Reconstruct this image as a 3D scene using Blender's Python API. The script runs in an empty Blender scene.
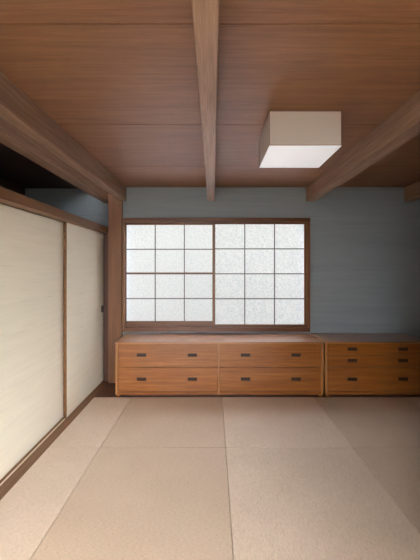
import bpy, bmesh, math
from mathutils import Vector

sc = bpy.context.scene
COL = sc.collection

# ------------------------------------------------------------------ frame of reference
# metres; floor z = 0; the camera stands at the origin 1.29 m up and looks along +y
F = 328.0            # focal length in pixels of the 420 x 560 frame
EYE = 1.29
def px(x, d): return (x - 213.0) * d / F
def pz(y, d): return EYE - (y - 267.0) * d / F

YW = 3.70            # back wall
YL = 3.84            # end of the sliding-door bay
ZC = 2.19            # ceiling

# ------------------------------------------------------------------ materials
def srgb(r, g, b):
    def f(c):
        c /= 255.0
        return c / 12.92 if c <= 0.04045 else ((c + 0.055) / 1.055) ** 2.4
    return (f(r), f(g), f(b), 1.0)

def new_mat(name):
    m = bpy.data.materials.new(name)
    m.use_nodes = True
    nt = m.node_tree
    b = nt.nodes['Principled BSDF']
    return m, nt, b

def coords(nt, scale, use_random=True):
    tc = nt.nodes.new('ShaderNodeTexCoord')
    mp = nt.nodes.new('ShaderNodeMapping')
    mp.inputs['Scale'].default_value = scale
    nt.links.new(tc.outputs['Object'], mp.inputs['Vector'])
    rnd = None
    if use_random:
        oi = nt.nodes.new('ShaderNodeObjectInfo')
        mu = nt.nodes.new('ShaderNodeMath'); mu.operation = 'MULTIPLY'
        mu.inputs[1].default_value = 37.0
        nt.links.new(oi.outputs['Random'], mu.inputs[0])
        rnd = mu.outputs[0]
    return mp.outputs['Vector'], rnd

def noise(nt, vec, rnd, scale=1.0, detail=5.0, rough=0.6, dist=0.0):
    n = nt.nodes.new('ShaderNodeTexNoise')
    n.noise_dimensions = '4D'
    n.inputs['Scale'].default_value = scale
    n.inputs['Detail'].default_value = detail
    n.inputs['Roughness'].default_value = rough
    n.inputs['Distortion'].default_value = dist
    nt.links.new(vec, n.inputs['Vector'])
    if rnd is not None:
        nt.links.new(rnd, n.inputs['W'])
    return n.outputs['Fac']

def ramp(nt, fac, stops):
    r = nt.nodes.new('ShaderNodeValToRGB')
    e = r.color_ramp.elements
    while len(e) < len(stops):
        e.new(0.5)
    for i, (p, c) in enumerate(stops):
        e[i].position = p
        e[i].color = c
    nt.links.new(fac, r.inputs['Fac'])
    return r.outputs['Color']

def mix(nt, a, b, fac, mode='MIX'):
    m = nt.nodes.new('ShaderNodeMix')
    m.data_type = 'RGBA'; m.blend_type = mode
    for sock, v in ((m.inputs['Factor'], fac), (m.inputs['A'], a), (m.inputs['B'], b)):
        if isinstance(v, (int, float, tuple)):
            sock.default_value = v
        else:
            nt.links.new(v, sock)
    return m.outputs['Result']

def bump(nt, b, h, strength, dist=0.002):
    bp = nt.nodes.new('ShaderNodeBump')
    bp.inputs['Strength'].default_value = strength
    bp.inputs['Distance'].default_value = dist
    nt.links.new(h, bp.inputs['Height'])
    nt.links.new(bp.outputs['Normal'], b.inputs['Normal'])

def wood(name, dark, mid, light, axis, rough=0.45, coat=0.0, fine=1.0, bmp=0.15, along=1.2, across=16.0, croug=0.12):
    m, nt, b = new_mat(name)
    s = [across] * 3; s['xyz'.index(axis)] = along
    v, rnd = coords(nt, tuple(s))
    n1 = noise(nt, v, rnd, 1.0, 6, 0.65, 0.6)
    s2 = [across * 11] * 3; s2['xyz'.index(axis)] = along * 4
    v2, _ = coords(nt, tuple(s2), False)
    n2 = noise(nt, v2, rnd, 1.0, 4, 0.7)
    c = ramp(nt, n1, [(0.25, dark), (0.5, mid), (0.75, light)])
    streak = ramp(nt, n2, [(0.3, (0.62, 0.6, 0.58, 1)), (0.55, (1, 1, 1, 1)), (0.8, (1.12, 1.1, 1.08, 1))])
    c = mix(nt, c, streak, fine, 'MULTIPLY')
    nt.links.new(c, b.inputs['Base Color'])
    b.inputs['Roughness'].default_value = rough
    b.inputs['Coat Weight'].default_value = coat
    b.inputs['Coat Roughness'].default_value = croug
    bump(nt, b, n2, bmp, 0.001)
    return m

def plain(name, col, rough=0.5, metal=0.0):
    m, nt, b = new_mat(name)
    v, rnd = coords(nt, (60, 60, 60))
    n = noise(nt, v, rnd)
    c2 = (col[0] * 0.8, col[1] * 0.8, col[2] * 0.8, 1)
    nt.links.new(ramp(nt, n, [(0.3, c2), (0.7, col)]), b.inputs['Base Color'])
    b.inputs['Roughness'].default_value = rough
    b.inputs['Metallic'].default_value = metal
    return m

def grass_paper(name, base, fibre, along, streak=0.5, lo=2.0, hi=110.0, seams=None, dim=0.86):
    """wall or door paper with long horizontal fibres"""
    m, nt, b = new_mat(name)
    s = [hi] * 3
    s['xyz'.index(along)] = lo
    v, rnd = coords(nt, tuple(s))
    n1 = noise(nt, v, rnd, 1.0, 3, 0.55)
    v2, _ = coords(nt, tuple([x * 0.16 if i != 'xyz'.index(along) else x * 0.5 for i, x in enumerate(s)]), False)
    n2 = noise(nt, v2, rnd, 1.0, 4, 0.6, 0.8)
    c = ramp(nt, n2, [(0.3, tuple(dim * x for x in base[:3]) + (1,)), (0.7, base)])
    f = ramp(nt, n1, [(0.26, (1, 1, 1, 1)), (0.40, (0, 0, 0, 1))])
    mf = nt.nodes.new('ShaderNodeMath'); mf.operation = 'MULTIPLY'; mf.inputs[1].default_value = streak
    nt.links.new(f, mf.inputs[0])
    c = mix(nt, c, fibre, mf.outputs[0])
    nt.links.new(c, b.inputs['Base Color'])
    b.inputs['Roughness'].default_value = 0.85
    bump(nt, b, n1, 0.2, 0.001)
    return m

def tatami_mat(name, base, along):
    m, nt, b = new_mat(name)
    s = [420, 420, 420]; s['xyz'.index(along)] = 60
    v, rnd = coords(nt, tuple(s))
    n = noise(nt, v, rnd, 1.0, 2, 0.5)
    v2, _ = coords(nt, (2.2, 2.2, 2.2), False)
    n2 = noise(nt, v2, rnd, 1.0, 4, 0.6)
    d = tuple(0.80 * x for x in base[:3]) + (1,)
    l = tuple(min(1, 1.10 * x) for x in base[:3]) + (1,)
    c = ramp(nt, n, [(0.3, d), (0.5, base), (0.72, l)])
    t = ramp(nt, n2, [(0.3, (0.93, 0.92, 0.90, 1)), (0.7, (1.03, 1.03, 1.04, 1))])
    nt.links.new(mix(nt, c, t, 1.0, 'MULTIPLY'), b.inputs['Base Color'])
    b.inputs['Roughness'].default_value = 0.6
    b.inputs['Specular IOR Level'].default_value = 0.35
    bump(nt, b, n, 0.35, 0.001)
    return m

def frosted():
    m, nt, b = new_mat('frosted_glass')
    nt.nodes.remove(b)
    out = nt.nodes['Material Output']
    v, _ = coords(nt, (1, 1, 1), False)
    n = nt.nodes.new('ShaderNodeTexNoise'); n.inputs['Scale'].default_value = 75; n.inputs['Detail'].default_value = 2
    nt.links.new(v, n.inputs['Vector'])
    c = ramp(nt, n.outputs['Fac'], [(0.36, GLASS_LO), (0.60, GLASS_HI)])
    tr = nt.nodes.new('ShaderNodeBsdfTranslucent')
    nt.links.new(c, tr.inputs['Color'])
    rf = nt.nodes.new('ShaderNodeBsdfRefraction')
    rf.inputs['Roughness'].default_value = GLASS_ROUGH; rf.inputs['IOR'].default_value = 1.4
    nt.links.new(c, rf.inputs['Color'])
    m2 = nt.nodes.new('ShaderNodeMixShader'); m2.inputs['Fac'].default_value = GLASS_FWD
    nt.links.new(tr.outputs[0], m2.inputs[1]); nt.links.new(rf.outputs[0], m2.inputs[2])
    gl = nt.nodes.new('ShaderNodeBsdfPrincipled')
    gl.inputs['Base Color'].default_value = (0.8, 0.82, 0.82, 1)
    gl.inputs['Roughness'].default_value = 0.35
    bp = nt.nodes.new('ShaderNodeBump'); bp.inputs['Strength'].default_value = 0.5; bp.inputs['Distance'].default_value = 0.002
    nt.links.new(n.outputs['Fac'], bp.inputs['Height'])
    nt.links.new(bp.outputs['Normal'], gl.inputs['Normal'])
    ms = nt.nodes.new('ShaderNodeMixShader'); ms.inputs['Fac'].default_value = 0.08
    nt.links.new(m2.outputs[0], ms.inputs[1]); nt.links.new(gl.outputs[0], ms.inputs[2])
    nt.links.new(ms.outputs[0], out.inputs['Surface'])
    return m

def acrylic(name, col, glow):
    """opal acrylic of the ceiling lamp; 'glow' is the lamp's own low light"""
    m, nt, b = new_mat(name)
    b.inputs['Base Color'].default_value = col
    b.inputs['Roughness'].default_value = 0.4
    b.inputs['Emission Color'].default_value = (0.97, 0.98, 1.0, 1)
    b.inputs['Emission Strength'].default_value = glow
    return m

# ---- tunables
WORLD = 22.0
REAR_W = 0.0
GLASS_ROUGH = 0.42
GLASS_FWD = 0.96
GLASS_LO = (0.76, 0.79, 0.84, 1)
GLASS_HI = (0.94, 0.945, 0.97, 1)

M_ceil  = wood('ceiling_cedar', srgb(98, 64, 40), srgb(122, 82, 52), srgb(140, 99, 66), 'x', 0.5, 0, 1.0, 0.2, 2.2, 60)
M_beam  = wood('beam_wood', srgb(108, 82, 64), srgb(138, 108, 87), srgb(164, 134, 110), 'y', 0.5, 0, 0.9, 0.2, 1.6, 34)
M_post  = wood('post_wood', srgb(92, 58, 36), srgb(114, 74, 47), srgb(132, 90, 60), 'z', 0.45, 0, 0.9, 0.15, 1.5, 40)
M_rail  = wood('rail_wood', srgb(88, 57, 30), srgb(112, 75, 40), srgb(130, 92, 54), 'y', 0.45, 0, 0.8, 0.15, 1.2, 30)
M_darky = wood('dark_stain_wood', srgb(50, 28, 20), srgb(66, 36, 26), srgb(84, 48, 34), 'z', 0.5, 0, 0.7, 0.15)
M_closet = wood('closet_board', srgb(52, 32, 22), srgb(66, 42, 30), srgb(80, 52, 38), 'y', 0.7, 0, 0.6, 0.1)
M_floorb = wood('floor_board', srgb(70, 38, 24), srgb(88, 50, 32), srgb(104, 62, 40), 'x', 0.4, 0, 0.7, 0.1)
M_chest = wood('chest_wood', srgb(114, 63, 22), srgb(141, 84, 33), srgb(162, 105, 48), 'x', 0.32, 0.8, 1.0, 0.1, 1.8, 44)
M_ctop  = wood('chest_top_wood', srgb(124, 76, 40), srgb(146, 94, 52), srgb(164, 110, 64), 'x', 0.28, 1.0, 0.8, 0.0, 1.4, 32, 0.32)
M_chestz = wood('chest_edge_wood', srgb(134, 86, 48), srgb(154, 104, 60), srgb(170, 120, 74), 'z', 0.35, 0.8, 0.6, 0.1, 1.4, 36)
M_pull  = plain('handle_wood', srgb(50, 22, 13), 0.6)
M_plate = plain('handle_back', srgb(120, 74, 52), 0.25)
M_win   = wood('casing_wood', srgb(78, 46, 27), srgb(100, 61, 37), srgb(118, 76, 48), 'x', 0.4, 0, 0.6, 0.1, 1.2, 30)
M_winz  = wood('casing_wood_upright', srgb(94, 58, 34), srgb(118, 76, 46), srgb(136, 92, 60), 'z', 0.4, 0, 0.6, 0.1, 1.2, 30)
M_munt  = plain('muntin_wood', srgb(98, 98, 94), 0.6)
M_glass = frosted()
M_wall  = grass_paper('blue_grey_wall_paper', srgb(143, 153, 161), srgb(92, 98, 103), 'x', 0.55, 1.4, 90)
M_fus   = grass_paper('cream_door_paper', srgb(245, 239, 221), srgb(196, 184, 160), 'y', 0.45, 3.0, 170, None, 0.93)
M_plain = plain('room_plaster', srgb(170, 168, 160), 0.9)
M_tatA  = tatami_mat('straw_lengthwise_pale_sheen', srgb(222, 204, 186), 'y')  # weave sheen put into the base colour: the paler mats
M_tatB  = tatami_mat('straw_crosswise_dark_sheen', srgb(206, 186, 165), 'x')  # weave sheen put into the base colour: the darker mats
M_iron  = plain('dark_metal', srgb(62, 54, 46), 0.4, 0.6)
M_brass = plain('pull_cup_metal', srgb(150, 138, 120), 0.35, 0.7)
M_shade = acrylic('lamp_side_acrylic', srgb(196, 186, 180), 0.0)
M_diff  = acrylic('lamp_bottom_acrylic', srgb(232, 234, 238), 0.3)
M_lfr   = plain('lamp_edge', srgb(120, 92, 80), 0.5)
M_gpale  = plain('pale_bounce_ground', srgb(206, 204, 208), 0.9)  # unseen ground, kept pale to send light up to the ceiling
M_gdark  = plain('low_bounce_ground', srgb(38, 43, 30), 0.95)  # unseen ground, kept dark so the ceiling gets less bounce
M_gw    = plain('pane_dimming_plaster', srgb(69, 69, 64), 0.9)  # for the unseen wall added to hold pane brightness down
GW = 3.3
M_tape  = plain('slide_tape', srgb(226, 216, 200), 0.5)
M_metal = plain('lamp_base_metal', srgb(190, 186, 180), 0.5)

# ------------------------------------------------------------------ mesh helpers
def bx(bm, x0, x1, y0, y1, z0, z1):
    vs = [bm.verts.new((x, y, z)) for z in (z0, z1) for y in (y0, y1) for x in (x0, x1)]
    for f in ((0, 2, 3, 1), (4, 5, 7, 6), (0, 1, 5, 4), (2, 6, 7, 3), (0, 4, 6, 2), (1, 3, 7, 5)):
        bm.faces.new([vs[i] for i in f])

def boxes(*bs):
    bm = bmesh.new()
    for b in bs:
        bx(bm, *b)
    return bm

def obj(name, bm, mat, parent=None, bevel=0.0, seg=2):
    me = bpy.data.meshes.new(name)
    if bevel:
        bmesh.ops.bevel(bm, geom=list(bm.edges), offset=bevel, segments=seg, profile=0.5, affect='EDGES', clamp_overlap=True)
    if parent is not None:
        off = Vector((0, 0, 0)); p = parent
        while p is not None:
            off += p.location; p = p.parent
        bmesh.ops.translate(bm, verts=list(bm.verts), vec=-off)
    bm.normal_update()
    bm.to_mesh(me); bm.free()
    me.materials.append(mat)
    o = bpy.data.objects.new(name, me)
    COL.objects.link(o)
    if parent is not None:
        o.parent = parent
    return o

def empty(name, loc):
    o = bpy.data.objects.new(name, None)
    o.empty_display_size = 0.1
    o.location = loc
    COL.objects.link(o)
    return o

def struct(o, label=None):
    o['kind'] = 'structure'
    if label:
        o['label'] = label
    return o

def tag(o, label, cat, group=None):
    o['label'] = label; o['category'] = cat
    if group:
        o['group'] = group
    return o

# ------------------------------------------------------------------ room shell
XR = 2.60
YB = -1.70
# floor slab under the mats and the dark boards along the back wall
struct(obj('floor', boxes((-2.3, 0.95, YB, YL, -0.12, -0.05), (0.95, XR, 1.33, YL, -0.12, -0.05)), M_plain), 'floor under the straw mats')
struct(obj('trim_1', boxes((-1.178, XR, 3.252, YW, -0.05, 0.0)), M_floorb), 'dark floor board along the back wall under the chests')

# back wall, opening for the window
WX0, WX1, WZ0, WZ1 = -0.99, 1.052, 0.606, 1.80
struct(obj('wall_back', boxes((-1.17, WX0, YW, YW + .14, -.05, ZC + .1), (WX1, XR, YW, YW + .14, -.05, ZC + .1),
                              (WX0, WX1, YW, YW + .14, WZ1, ZC + .1), (WX0, WX1, YW, YW + .14, -.05, WZ0)), M_wall),
       'blue grey papered wall around the window')
struct(obj('wall_back_left', boxes((-2.2, -1.17, YL, YL + .1, -.05, 2.5)), M_wall), 'blue grey wall seen above the sliding doors')
# space behind the sliding doors (dark) and the rest of the shell
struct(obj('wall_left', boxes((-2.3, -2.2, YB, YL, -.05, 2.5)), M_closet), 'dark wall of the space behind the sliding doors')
struct(obj('wall_left_near', boxes((-1.33, -1.24, YB, 0.78, 0.0, ZC)), M_plain), 'plain wall beside the sliding doors')
struct(obj('wall_right', boxes((XR, XR + .1, 1.43, YW, -.05, ZC + .1)), M_closet), 'side wall on the right')  # unseen; dark boards chosen to cut bounce on the right
PY0, PY1, PZ1 = -1.5, 0.05, 1.7  # opening added to light doors and floor; its wall shades the right end
struct(obj('wall_right_added', boxes((0.92, 1.02, YB, PY0, -.05, ZC), (0.92, 1.02, PY1, 1.43, -.05, ZC), (0.92, 1.02, PY0, PY1, PZ1, ZC)), M_plain), 'unseen side wall added to shape the daylight, with a wide opening')
struct(obj('wall_alcove', boxes((1.02, XR + .1, 1.33, 1.43, -.05, ZC)), M_closet), 'unseen wall added to close off the dim right end of the room')
RX0, RX1, RZ0, RZ1 = -1.12, -0.38, 0.0, 2.0  # doorway added behind the viewer to brighten the back wall
struct(obj('wall_front', boxes((-2.3, RX0, YB - .1, YB, -.05, ZC), (RX1, 1.02, YB - .1, YB, -.05, ZC),
                               (RX0, RX1, YB - .1, YB, RZ1, ZC)), M_plain), 'unseen rear wall with a doorway added to light the back wall')

# ceiling sheets: seams every 0.855 m
cb = bmesh.new()
y = 1.215 - 0.855 * 4
edges = [YB]
while y < YW - 0.05:
    if y > YB + 0.05:
        edges.append(y)
    y += 0.855
edges.append(YW)
for a, b in zip(edges[:-1], edges[1:]):
    bx(cb, -1.16, XR if b > 1.43 else 1.02, a + 0.0025, b - 0.0025 if b < YW else b, ZC, ZC + 0.012)
bx(cb, -1.16, 1.02, YB, YW, ZC + 0.012, ZC + 0.06)
bx(cb, 1.02, XR, 1.215, YW, ZC + 0.012, ZC + 0.06)
struct(obj('ceiling', cb, M_ceil), 'reddish brown wooden board ceiling')
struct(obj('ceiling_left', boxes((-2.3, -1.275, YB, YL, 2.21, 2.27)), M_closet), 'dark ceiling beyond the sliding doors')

# beams
BZ = 2.035
def beam(n, x0, x1, y1, z0, label, y0=YB):
    struct(obj('trim_%d' % n, boxes((x0, x1, y0, y1, z0, ZC)), M_beam, None, 0.004), label)
beam(2, -1.057, -0.975, YW, BZ, 'wooden ceiling beam nearest the sliding doors, ending above the corner post')
beam(3, -1.275, -1.172, YL, BZ, 'wooden header beam directly above the sliding doors')
beam(4, -0.060, 0.017, YW, BZ - .003, 'wooden ceiling beam over the middle of the room')
beam(5, 1.047, 1.150, YW, BZ - .005, 'wooden ceiling beam to the right of the ceiling lamp', 1.43)
beam(6, 2.155, 2.250, YW, BZ - .010, 'dark ceiling beam end at the far right', 1.43)

# corner post, notched round the beam
struct(obj('trim_7', boxes((-1.166, -1.018, 3.652, YW, 0.0, BZ - .001), (-1.166, -1.060, 3.652, YW, BZ - .001, ZC)), M_post),
       'square wooden corner post between the sliding doors and the window')
# jamb at the far end of the sliding doors
struct(obj('trim_8', boxes((-1.325, -1.236, 3.80, YL, 0.0, 1.672), (-1.236, -1.17, 3.705, YL, 0.0, 1.672)), M_darky), 'dark jamb at the far end of the sliding doors')

# lintel over the sliding doors and sill with two tracks
ZL0, ZL1 = 1.672, 1.735
struct(obj('trim_9', boxes((-1.256, -1.178, 0.3, YL, ZL0, ZL1), (-1.335, -1.256, 0.3, YL, ZL0 + .014, ZL1)), M_rail, None),
       'brown wooden lintel rail along the top of the sliding doors')
struct(obj('trim_10', boxes((-1.252, -1.178, 0.3, YL, -.05, 0.0), (-1.335, -1.252, 0.3, YL, -.05, -.012)), M_rail), 'brown wooden sill along the foot of the sliding doors')
struct(obj('trim_11', boxes((-1.267, -1.252, 0.3, 2.80, -.012, -.001)), M_tape), 'thin pale slide strip in the front track of the sill')

# ------------------------------------------------------------------ sliding doors
def sliding_door(n, x0, x1, y0, y1, label, pull=None):
    """x1 is the face towards the room"""
    z0, z1 = -0.010 if n == 2 else -0.010, ZL0 + 0.004
    z0 = -0.011
    d = obj('door_%d' % n, boxes((x0 + .002, x1, y0 + .006, y1, z0, z1)), M_fus)
    struct(d, label)
    obj('door_edge', boxes((x0, x1 - .001, y0, y0 + .006, z0, z1)), M_rail, d)
    obj('door_back', boxes((x0, x0 + .002, y0 + .006, y1, z0, z1)), M_closet, d)
    if pull:
        yc, zc = pull
        h = bmesh.new()
        w, t = 0.034, 0.008
        X0, X1 = x1 - .0005, x1 + .0035
        bx(h, X0, X1, yc - w, yc + w, zc + w - t, zc + w)
        bx(h, X0, X1, yc - w, yc + w, zc - w, zc - w + t)
        bx(h, X0, X1, yc - w, yc - w + t, zc - w + t, zc + w - t)
        bx(h, X0, X1, yc + w - t, yc + w, zc - w + t, zc + w - t)
        bx(h, X0, X1, yc - w + t, yc + w - t, zc - .004, zc + .004)
        hd = obj('door_handle', h, M_iron, d)
        hd['label'] = 'small dark recessed pull'
        obj('pull_cup', boxes((x1 - .0004, x1 + .001, yc - w + t, yc + w - t, zc - w + t, zc - .004),
                              (x1 - .0004, x1 + .001, yc - w + t, yc + w - t, zc + .004, zc + w - t)), M_brass, hd)
sliding_door(1, -1.325, -1.298, 1.79, 2.86, 'nearer cream paper sliding door on the left, in the rear track')
sliding_door(2, -1.285 + .001, -1.257, 2.815, 3.80, 'farther cream paper sliding door beside the corner post', (3.72, 0.815))
sliding_door(3, -1.284, -1.257, 0.78, 1.80, 'cream paper sliding door nearest the viewer')

# ------------------------------------------------------------------ window
cw = empty('window_1', (0.03, YW, 0.576)); struct(cw, 'wide two-pane lattice window of frosted glass over the low chests')
CX0, CX1, CZ0, CZ1 = -1.012, 1.087, 0.566, 1.840
yf = 3.662
fr = obj('window_frame', boxes((CX0 + .02, CX1, yf, YW + .06, CZ1 - .045, CZ1), (CX0 + .02, CX1, yf, YW + .06, CZ0, CZ0 + .048)), M_win, cw, 0.002)
struct(fr)
fs = obj('window_jamb', boxes((CX0, CX0 + .022, yf, YW + .06, CZ0, CZ1), (CX1 - .038, CX1, yf + .001, YW + .06, CZ0 + .048, CZ1 - .045)), M_winz, cw, 0.002)
struct(fs)
def sash(x0, x1, z0, z1, gx0, gx1, gz0, gz1, y0, y1, vx, hz, thick):
    s = obj('window_sash', boxes((x0, x1, y0, y1, gz1, z1), (x0, x1, y0, y1, z0, gz0)), M_win, cw, 0.0015)
    struct(s)
    st = obj('stile', boxes((x0, gx0, y0 + .0005, y1, gz0, gz1), (gx1, x1, y0 + .0005, y1, gz0, gz1)), M_winz, s)
    ym = (y0 + y1) / 2
    pane = obj('window_pane', boxes((gx0, gx1, ym, ym + .004, gz0, gz1)), M_glass, s)
    w = 0.0055
    mb = [(x - w, x + w, ym - .010, ym, gz0, gz1) for x in vx]
    for z in hz:
        mb.append((gx0, gx1, ym - .0095, ym, z - w, z + w))
    obj('muntin', boxes(*mb), M_munt, s)
    if thick:
        obj('middle_rail', boxes((gx0, gx1, y0 + .002, ym, thick - .011, thick + .011)), M_win, s)
    for o in (st, pane):
        struct(o)
yr0, yr1 = 3.680, 3.706     # right sash, inner track
yl0, yl1 = 3.712, 3.738     # left sash, outer track
g = 3.693
sash(px(212.6, yr0), 1.052, .612, 1.797, px(215.2, g), px(304, g), pz(324.3, g), pz(224.3, g), yr0, yr1,
     [px(244.7, g), px(274.4, g)], [pz(248.9, g), pz(273.8, g), pz(298.7, g)], None)
g = 3.725
sash(-.992, px(215.0, yl0), .612, 1.797, px(126.6, g), px(212.4, g), pz(321, g), pz(225.0, g), yl0, yl1,
     [px(155.3, g), px(184.4, g)], [pz(249.3, g), pz(298.5, g)], pz(273.4, g))

# ------------------------------------------------------------------ straw mats
XS = [(-1.178, -.806), (-.806, .090), (.090, 1.0), (1.0, 1.91), (1.91, 2.58)]
YS = [(2.345, 3.252), (1.438, 2.345), (0.531, 1.438)]
cols = ['narrow strip beside the sliding doors', 'column left of the middle seam', 'column right of the middle seam', 'right column', 'far right column']
LAB = {
 (0, 0): 'narrow pale straw mat in the far left corner below the post',
 (1, 0): 'darker straw mat touching the left drawer section of the wide chest',
 (2, 0): 'paler straw mat touching the right drawer section of the wide chest',
 (3, 0): 'straw mat against the foot of the three-drawer chest at the right',
 (4, 0): 'sliver of straw mat at the right edge, below the dark end of the three-drawer chest',
 (0, 1): 'narrow pale straw mat strip along the door sill in the foreground',
 (1, 1): 'large straw mat in the foreground left of the middle seam',
 (2, 1): 'large pale straw mat in the foreground right of the middle seam',
 (3, 1): 'olive-tinged straw mat at the right edge of the foreground',
}
for (i, j), lab in LAB.items():
    x0, x1 = XS[i]; y0, y1 = YS[j]
    g = 0.0011
    e = empty('tatami_mat', ((x0 + x1) / 2, (y0 + y1) / 2, -.05))
    COL.objects.unlink(e); bpy.data.objects.remove(e)
    bm = boxes((x0 + g, x1 - g, y0 + g, y1 - g, -.05, 0.0))
    c = Vector(((x0 + x1) / 2, (y0 + y1) / 2, -.05))
    bmesh.ops.translate(bm, verts=list(bm.verts), vec=-c)
    light = i in (0, 2, 4)  # painted weave sheen alternates by column
    o = obj('tatami_mat', bm, M_tatA if light else M_tatB, None, 0.003)
    o.location = c
    tag(o, lab, 'mat', 'borderless straw mats covering the floor')
# the floor behind the viewer's feet
struct(obj('floor_near', boxes((-1.178, 0.92, YB, 0.531, -.05, -.001)), M_tatA), 'straw floor nearest the viewer')

# ------------------------------------------------------------------ chests of drawers
CF = 3.258           # chest front
ZT = 0.5455          # chest top
def chest(x0, x1, bays, label):
    root = empty('drawer_chest', ((x0 + x1) / 2, (CF + YW) / 2, 0.0))
    tag(root, label, 'chest of drawers', 'low wooden chests along the back wall')
    yb = YW - .004
    zb = 0.022
    obj('top', boxes((x0, x1, CF, yb, ZT - .018, ZT)), M_ctop, root, 0.002)
    st = 0.024
    ups = [(x0, x0 + st), (x1 - st, x1)]
    for a, b in zip(bays[:-1], bays[1:]):
        ups.append((a[1], b[0]))
    for k, (a, b) in enumerate(ups):
        obj('side_panel' if k < 2 else 'divider', boxes((a, b, CF, yb, zb, ZT - .018)), M_chestz, root, 0.0015)
    for a, b, *_ in bays:
        obj('bottom_rail', boxes((a, b, CF + .001, yb, zb, zb + .024)), M_chest, root, 0.001)
    obj('back_panel', boxes(*[(a, b, yb - .012, yb, zb + .024, ZT - .018) for a, b, *_ in bays]), M_chest, root)
    obj('plinth', boxes((x0 + .02, x1 - .02, CF + .035, yb, 0.0, zb)), M_darky, root)
    for fx in (x0 + .03, x1 - .03):
        obj('foot', boxes((fx - .015, fx + .015, CF + .006, CF + .034, 0.0, zb)), M_chest, root, 0.002)
    for a, b, rows, hx in bays:
        for z0, z1, hz in rows:
            d = drawer(root, a + .002, b - .002, z0 + .002, z1 - .002, hx, hz)
    return root

HW, HH = 0.047, 0.0165
def drawer(root, x0, x1, z0, z1, hx, hz):
    """drawer front with a real cut-out for each flush pull"""
    y0, y1 = CF + .005, CF + .025
    xs = sorted([x0, x1] + [h + s * HW for h in hx for s in (-1, 1)])
    zs = [z0, hz - HH, hz + HH, z1]
    bm = bmesh.new()
    # face grid, coplanar, welded
    def vert(x, y, z): return bm.verts.new((x, y, z))
    def hole(i, k): return k == 1 and i % 2 == 1
    for y, flip in ((y0, False), (y1, True)):
        for i in range(len(xs) - 1):
            for k in range(3):
                if hole(i, k):
                    continue
                q = [vert(xs[i], y, zs[k]), vert(xs[i + 1], y, zs[k]), vert(xs[i + 1], y, zs[k + 1]), vert(xs[i], y, zs[k + 1])]
                bm.faces.new(q[::-1] if flip else q)
    def ring(xa, xb, za, zb, inward):
        p = [(xa, za), (xb, za), (xb, zb), (xa, zb)]
        for s in range(4):
            (ax, az), (bx_, bz) = p[s], p[(s + 1) % 4]
            q = [vert(ax, y0, az), vert(ax, y1, az), vert(bx_, y1, bz), vert(bx_, y0, bz)]
            bm.faces.new(q[::-1] if inward else q)
    ring(x0, x1, z0, z1, False)
    for h in hx:
        ring(h - HW, h + HW, hz - HH, hz + HH, True)
    # drawer box behind the front
    bx(bm, x0 + .01, x1 - .01, y1, y1 + .38, z0 + .012, z0 + .02)
    bmesh.ops.remove_doubles(bm, verts=list(bm.verts), dist=1e-5)
    d = obj('drawer', bm, M_chest, root)
    for h in hx:
        a, b, c, e = h - HW + .0003, h + HW - .0003, hz - HH + .0003, hz + HH - .0003
        t = 0.006
        yp = y0 - .002
        hd = obj('handle', boxes((a, b, yp, y1, e - t, e), (a, b, yp, y1, c, c + t),
                                 (a, a + t, yp, y1, c + t, e - t), (b - t, b, yp, y1, c + t, e - t),
                                 (a + t, b - t, y1 - .003, y1, c + t, e - t)), M_pull, d)
        hd['label'] = 'dark wooden flush pull'
    return d

zr = lambda y: pz(y, CF)
A0, A1 = px(115.3, CF), px(323.6, CF)
rows2 = [(zr(367.4), zr(343.4), zr(355.2)), (zr(392.0), zr(367.4), zr(379.3))]
bays = [(px(117.9, CF), px(217.6, CF), rows2, [px(141.4, CF), px(192.3, CF)]),
        (px(219.6, CF), px(321.2, CF), rows2, [px(245.6, CF), px(296.2, CF)])]
chest(A0, A1, bays, 'wide low orange-brown wooden chest of four drawers under the window')
B0, B1 = px(325.0, CF), px(428.5, CF)
rows3 = [(zr(355.2), zr(343.4), zr(349.3)), (zr(367.2), zr(355.2), zr(360.7)), (zr(392.0), zr(367.2), zr(379.3))]
bays = [(px(327.6, CF), px(426, CF), rows3, [px(352.6, CF), px(403.4, CF)])]
chest(B0, B1, bays, 'shadowed low wooden chest of three stacked drawers at the right')

# ------------------------------------------------------------------ ceiling lamp
lx0, lx1, ly0, ly1 = 0.325, 0.737, 1.885, 2.292
lz0 = EYE + .694
lamp = empty('ceiling_lamp', ((lx0 + lx1) / 2, (ly0 + ly1) / 2, ZC))
tag(lamp, 'square white box lamp fixed to the wooden ceiling', 'ceiling light')
t = .004
sh = obj('shade', boxes((lx0, lx1, ly0, ly0 + t, lz0 + .004, ZC - .004), (lx0, lx1, ly1 - t, ly1, lz0 + .004, ZC - .004),
                        (lx0, lx0 + t, ly0 + t, ly1 - t, lz0 + .004, ZC - .004), (lx1 - t, lx1, ly0 + t, ly1 - t, lz0 + .004, ZC - .004)), M_shade, lamp)
obj('diffuser', boxes((lx0 - .001, lx1 + .001, ly0 - .001, ly1 + .001, lz0, lz0 + .004)), M_diff, lamp)
e = .0035
fb = []
for x in (lx0, lx1):
    for yy in (ly0, ly1):
        fb.append((x - e / 2, x + e / 2, yy - e / 2, yy + e / 2, lz0 + .0042, ZC - .0005))
for yy in (ly0, ly1):
    fb.append((lx0 + e / 2, lx1 - e / 2, yy - e / 2, yy + e / 2, ZC - .0065, ZC - .0005))
    fb.append((lx0 + e / 2, lx1 - e / 2, yy - e / 2, yy + e / 2, lz0 + .0042, lz0 + .0072))
for x in (lx0, lx1):
    fb.append((x - e / 2, x + e / 2, ly0 + e / 2, ly1 - e / 2, ZC - .0065, ZC - .0005))
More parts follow.
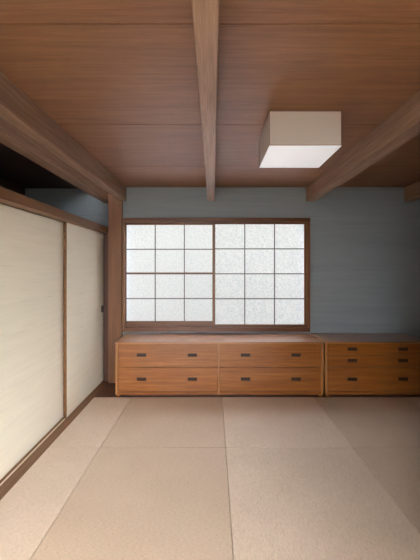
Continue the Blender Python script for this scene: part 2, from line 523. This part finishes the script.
obj('shade_frame', boxes(*fb), M_lfr, lamp)
obj('base_plate', boxes((lx0 + .08, lx1 - .08, ly0 + .08, ly1 - .08, ZC - .03, ZC - .0005)), M_metal, lamp)

# ------------------------------------------------------------------ daylight
w = bpy.data.worlds.new('sky'); sc.world = w; w.use_nodes = True
bg = w.node_tree.nodes['Background']
bg.inputs['Color'].default_value = (1.0, 0.985, 0.975, 1)
bg.inputs['Strength'].default_value = WORLD

def area(name, loc, rot, sx, sy, power, col):
    l = bpy.data.lights.new(name, 'AREA'); l.shape = 'RECTANGLE'; l.size = sx; l.size_y = sy
    l.energy = power; l.color = col
    o = bpy.data.objects.new(name, l); o.location = loc; o.rotation_euler = rot
    COL.objects.link(o); return o
# sky light enters by the openings added in the unseen walls

# unseen outside: ground toned for its bounce, a wall added to dim the panes
struct(obj('ground', boxes((-30, 30, YL + .12, 30, -.5, -.3)), M_gpale), 'unseen ground outside, pale to bounce light up')
struct(obj('ground_rear', boxes((1.1, 30, -30, 1.3, -.5, -.3), (-30, 1.1, -30, YB - .12, -.5, -.3)), M_gdark), 'unseen ground by the added openings, dark to cut bounce')
struct(obj('pane_dimming_wall', boxes((-9, 9, 6.6, 6.8, -.3, GW)), M_gw), 'unseen wall added outside the window to dim the panes')

# ------------------------------------------------------------------ camera
cd = bpy.data.cameras.new('camera'); cam = bpy.data.objects.new('camera', cd); COL.objects.link(cam)
cd.sensor_fit = 'AUTO'; cd.sensor_width = 36.0
cd.lens = F / 560.0 * 36.0
cd.shift_x = -3.0 / 560.0
cd.shift_y = -13.0 / 560.0
cd.clip_start = 0.02
cam.location = (0, 0, EYE)
cam.rotation_euler = (math.radians(90), 0, 0)
sc.camera = cam

sc.view_settings.view_transform = 'Standard'
sc.view_settings.look = 'None'
sc.view_settings.gamma = 1.0
sc.view_settings.exposure = 0.33
sc.view_settings.use_curve_mapping = False
sc.cycles.use_denoising = True
sc.cycles.max_bounces = 16
sc.cycles.diffuse_bounces = 8
sc.cycles.sample_clamp_indirect = 6.0
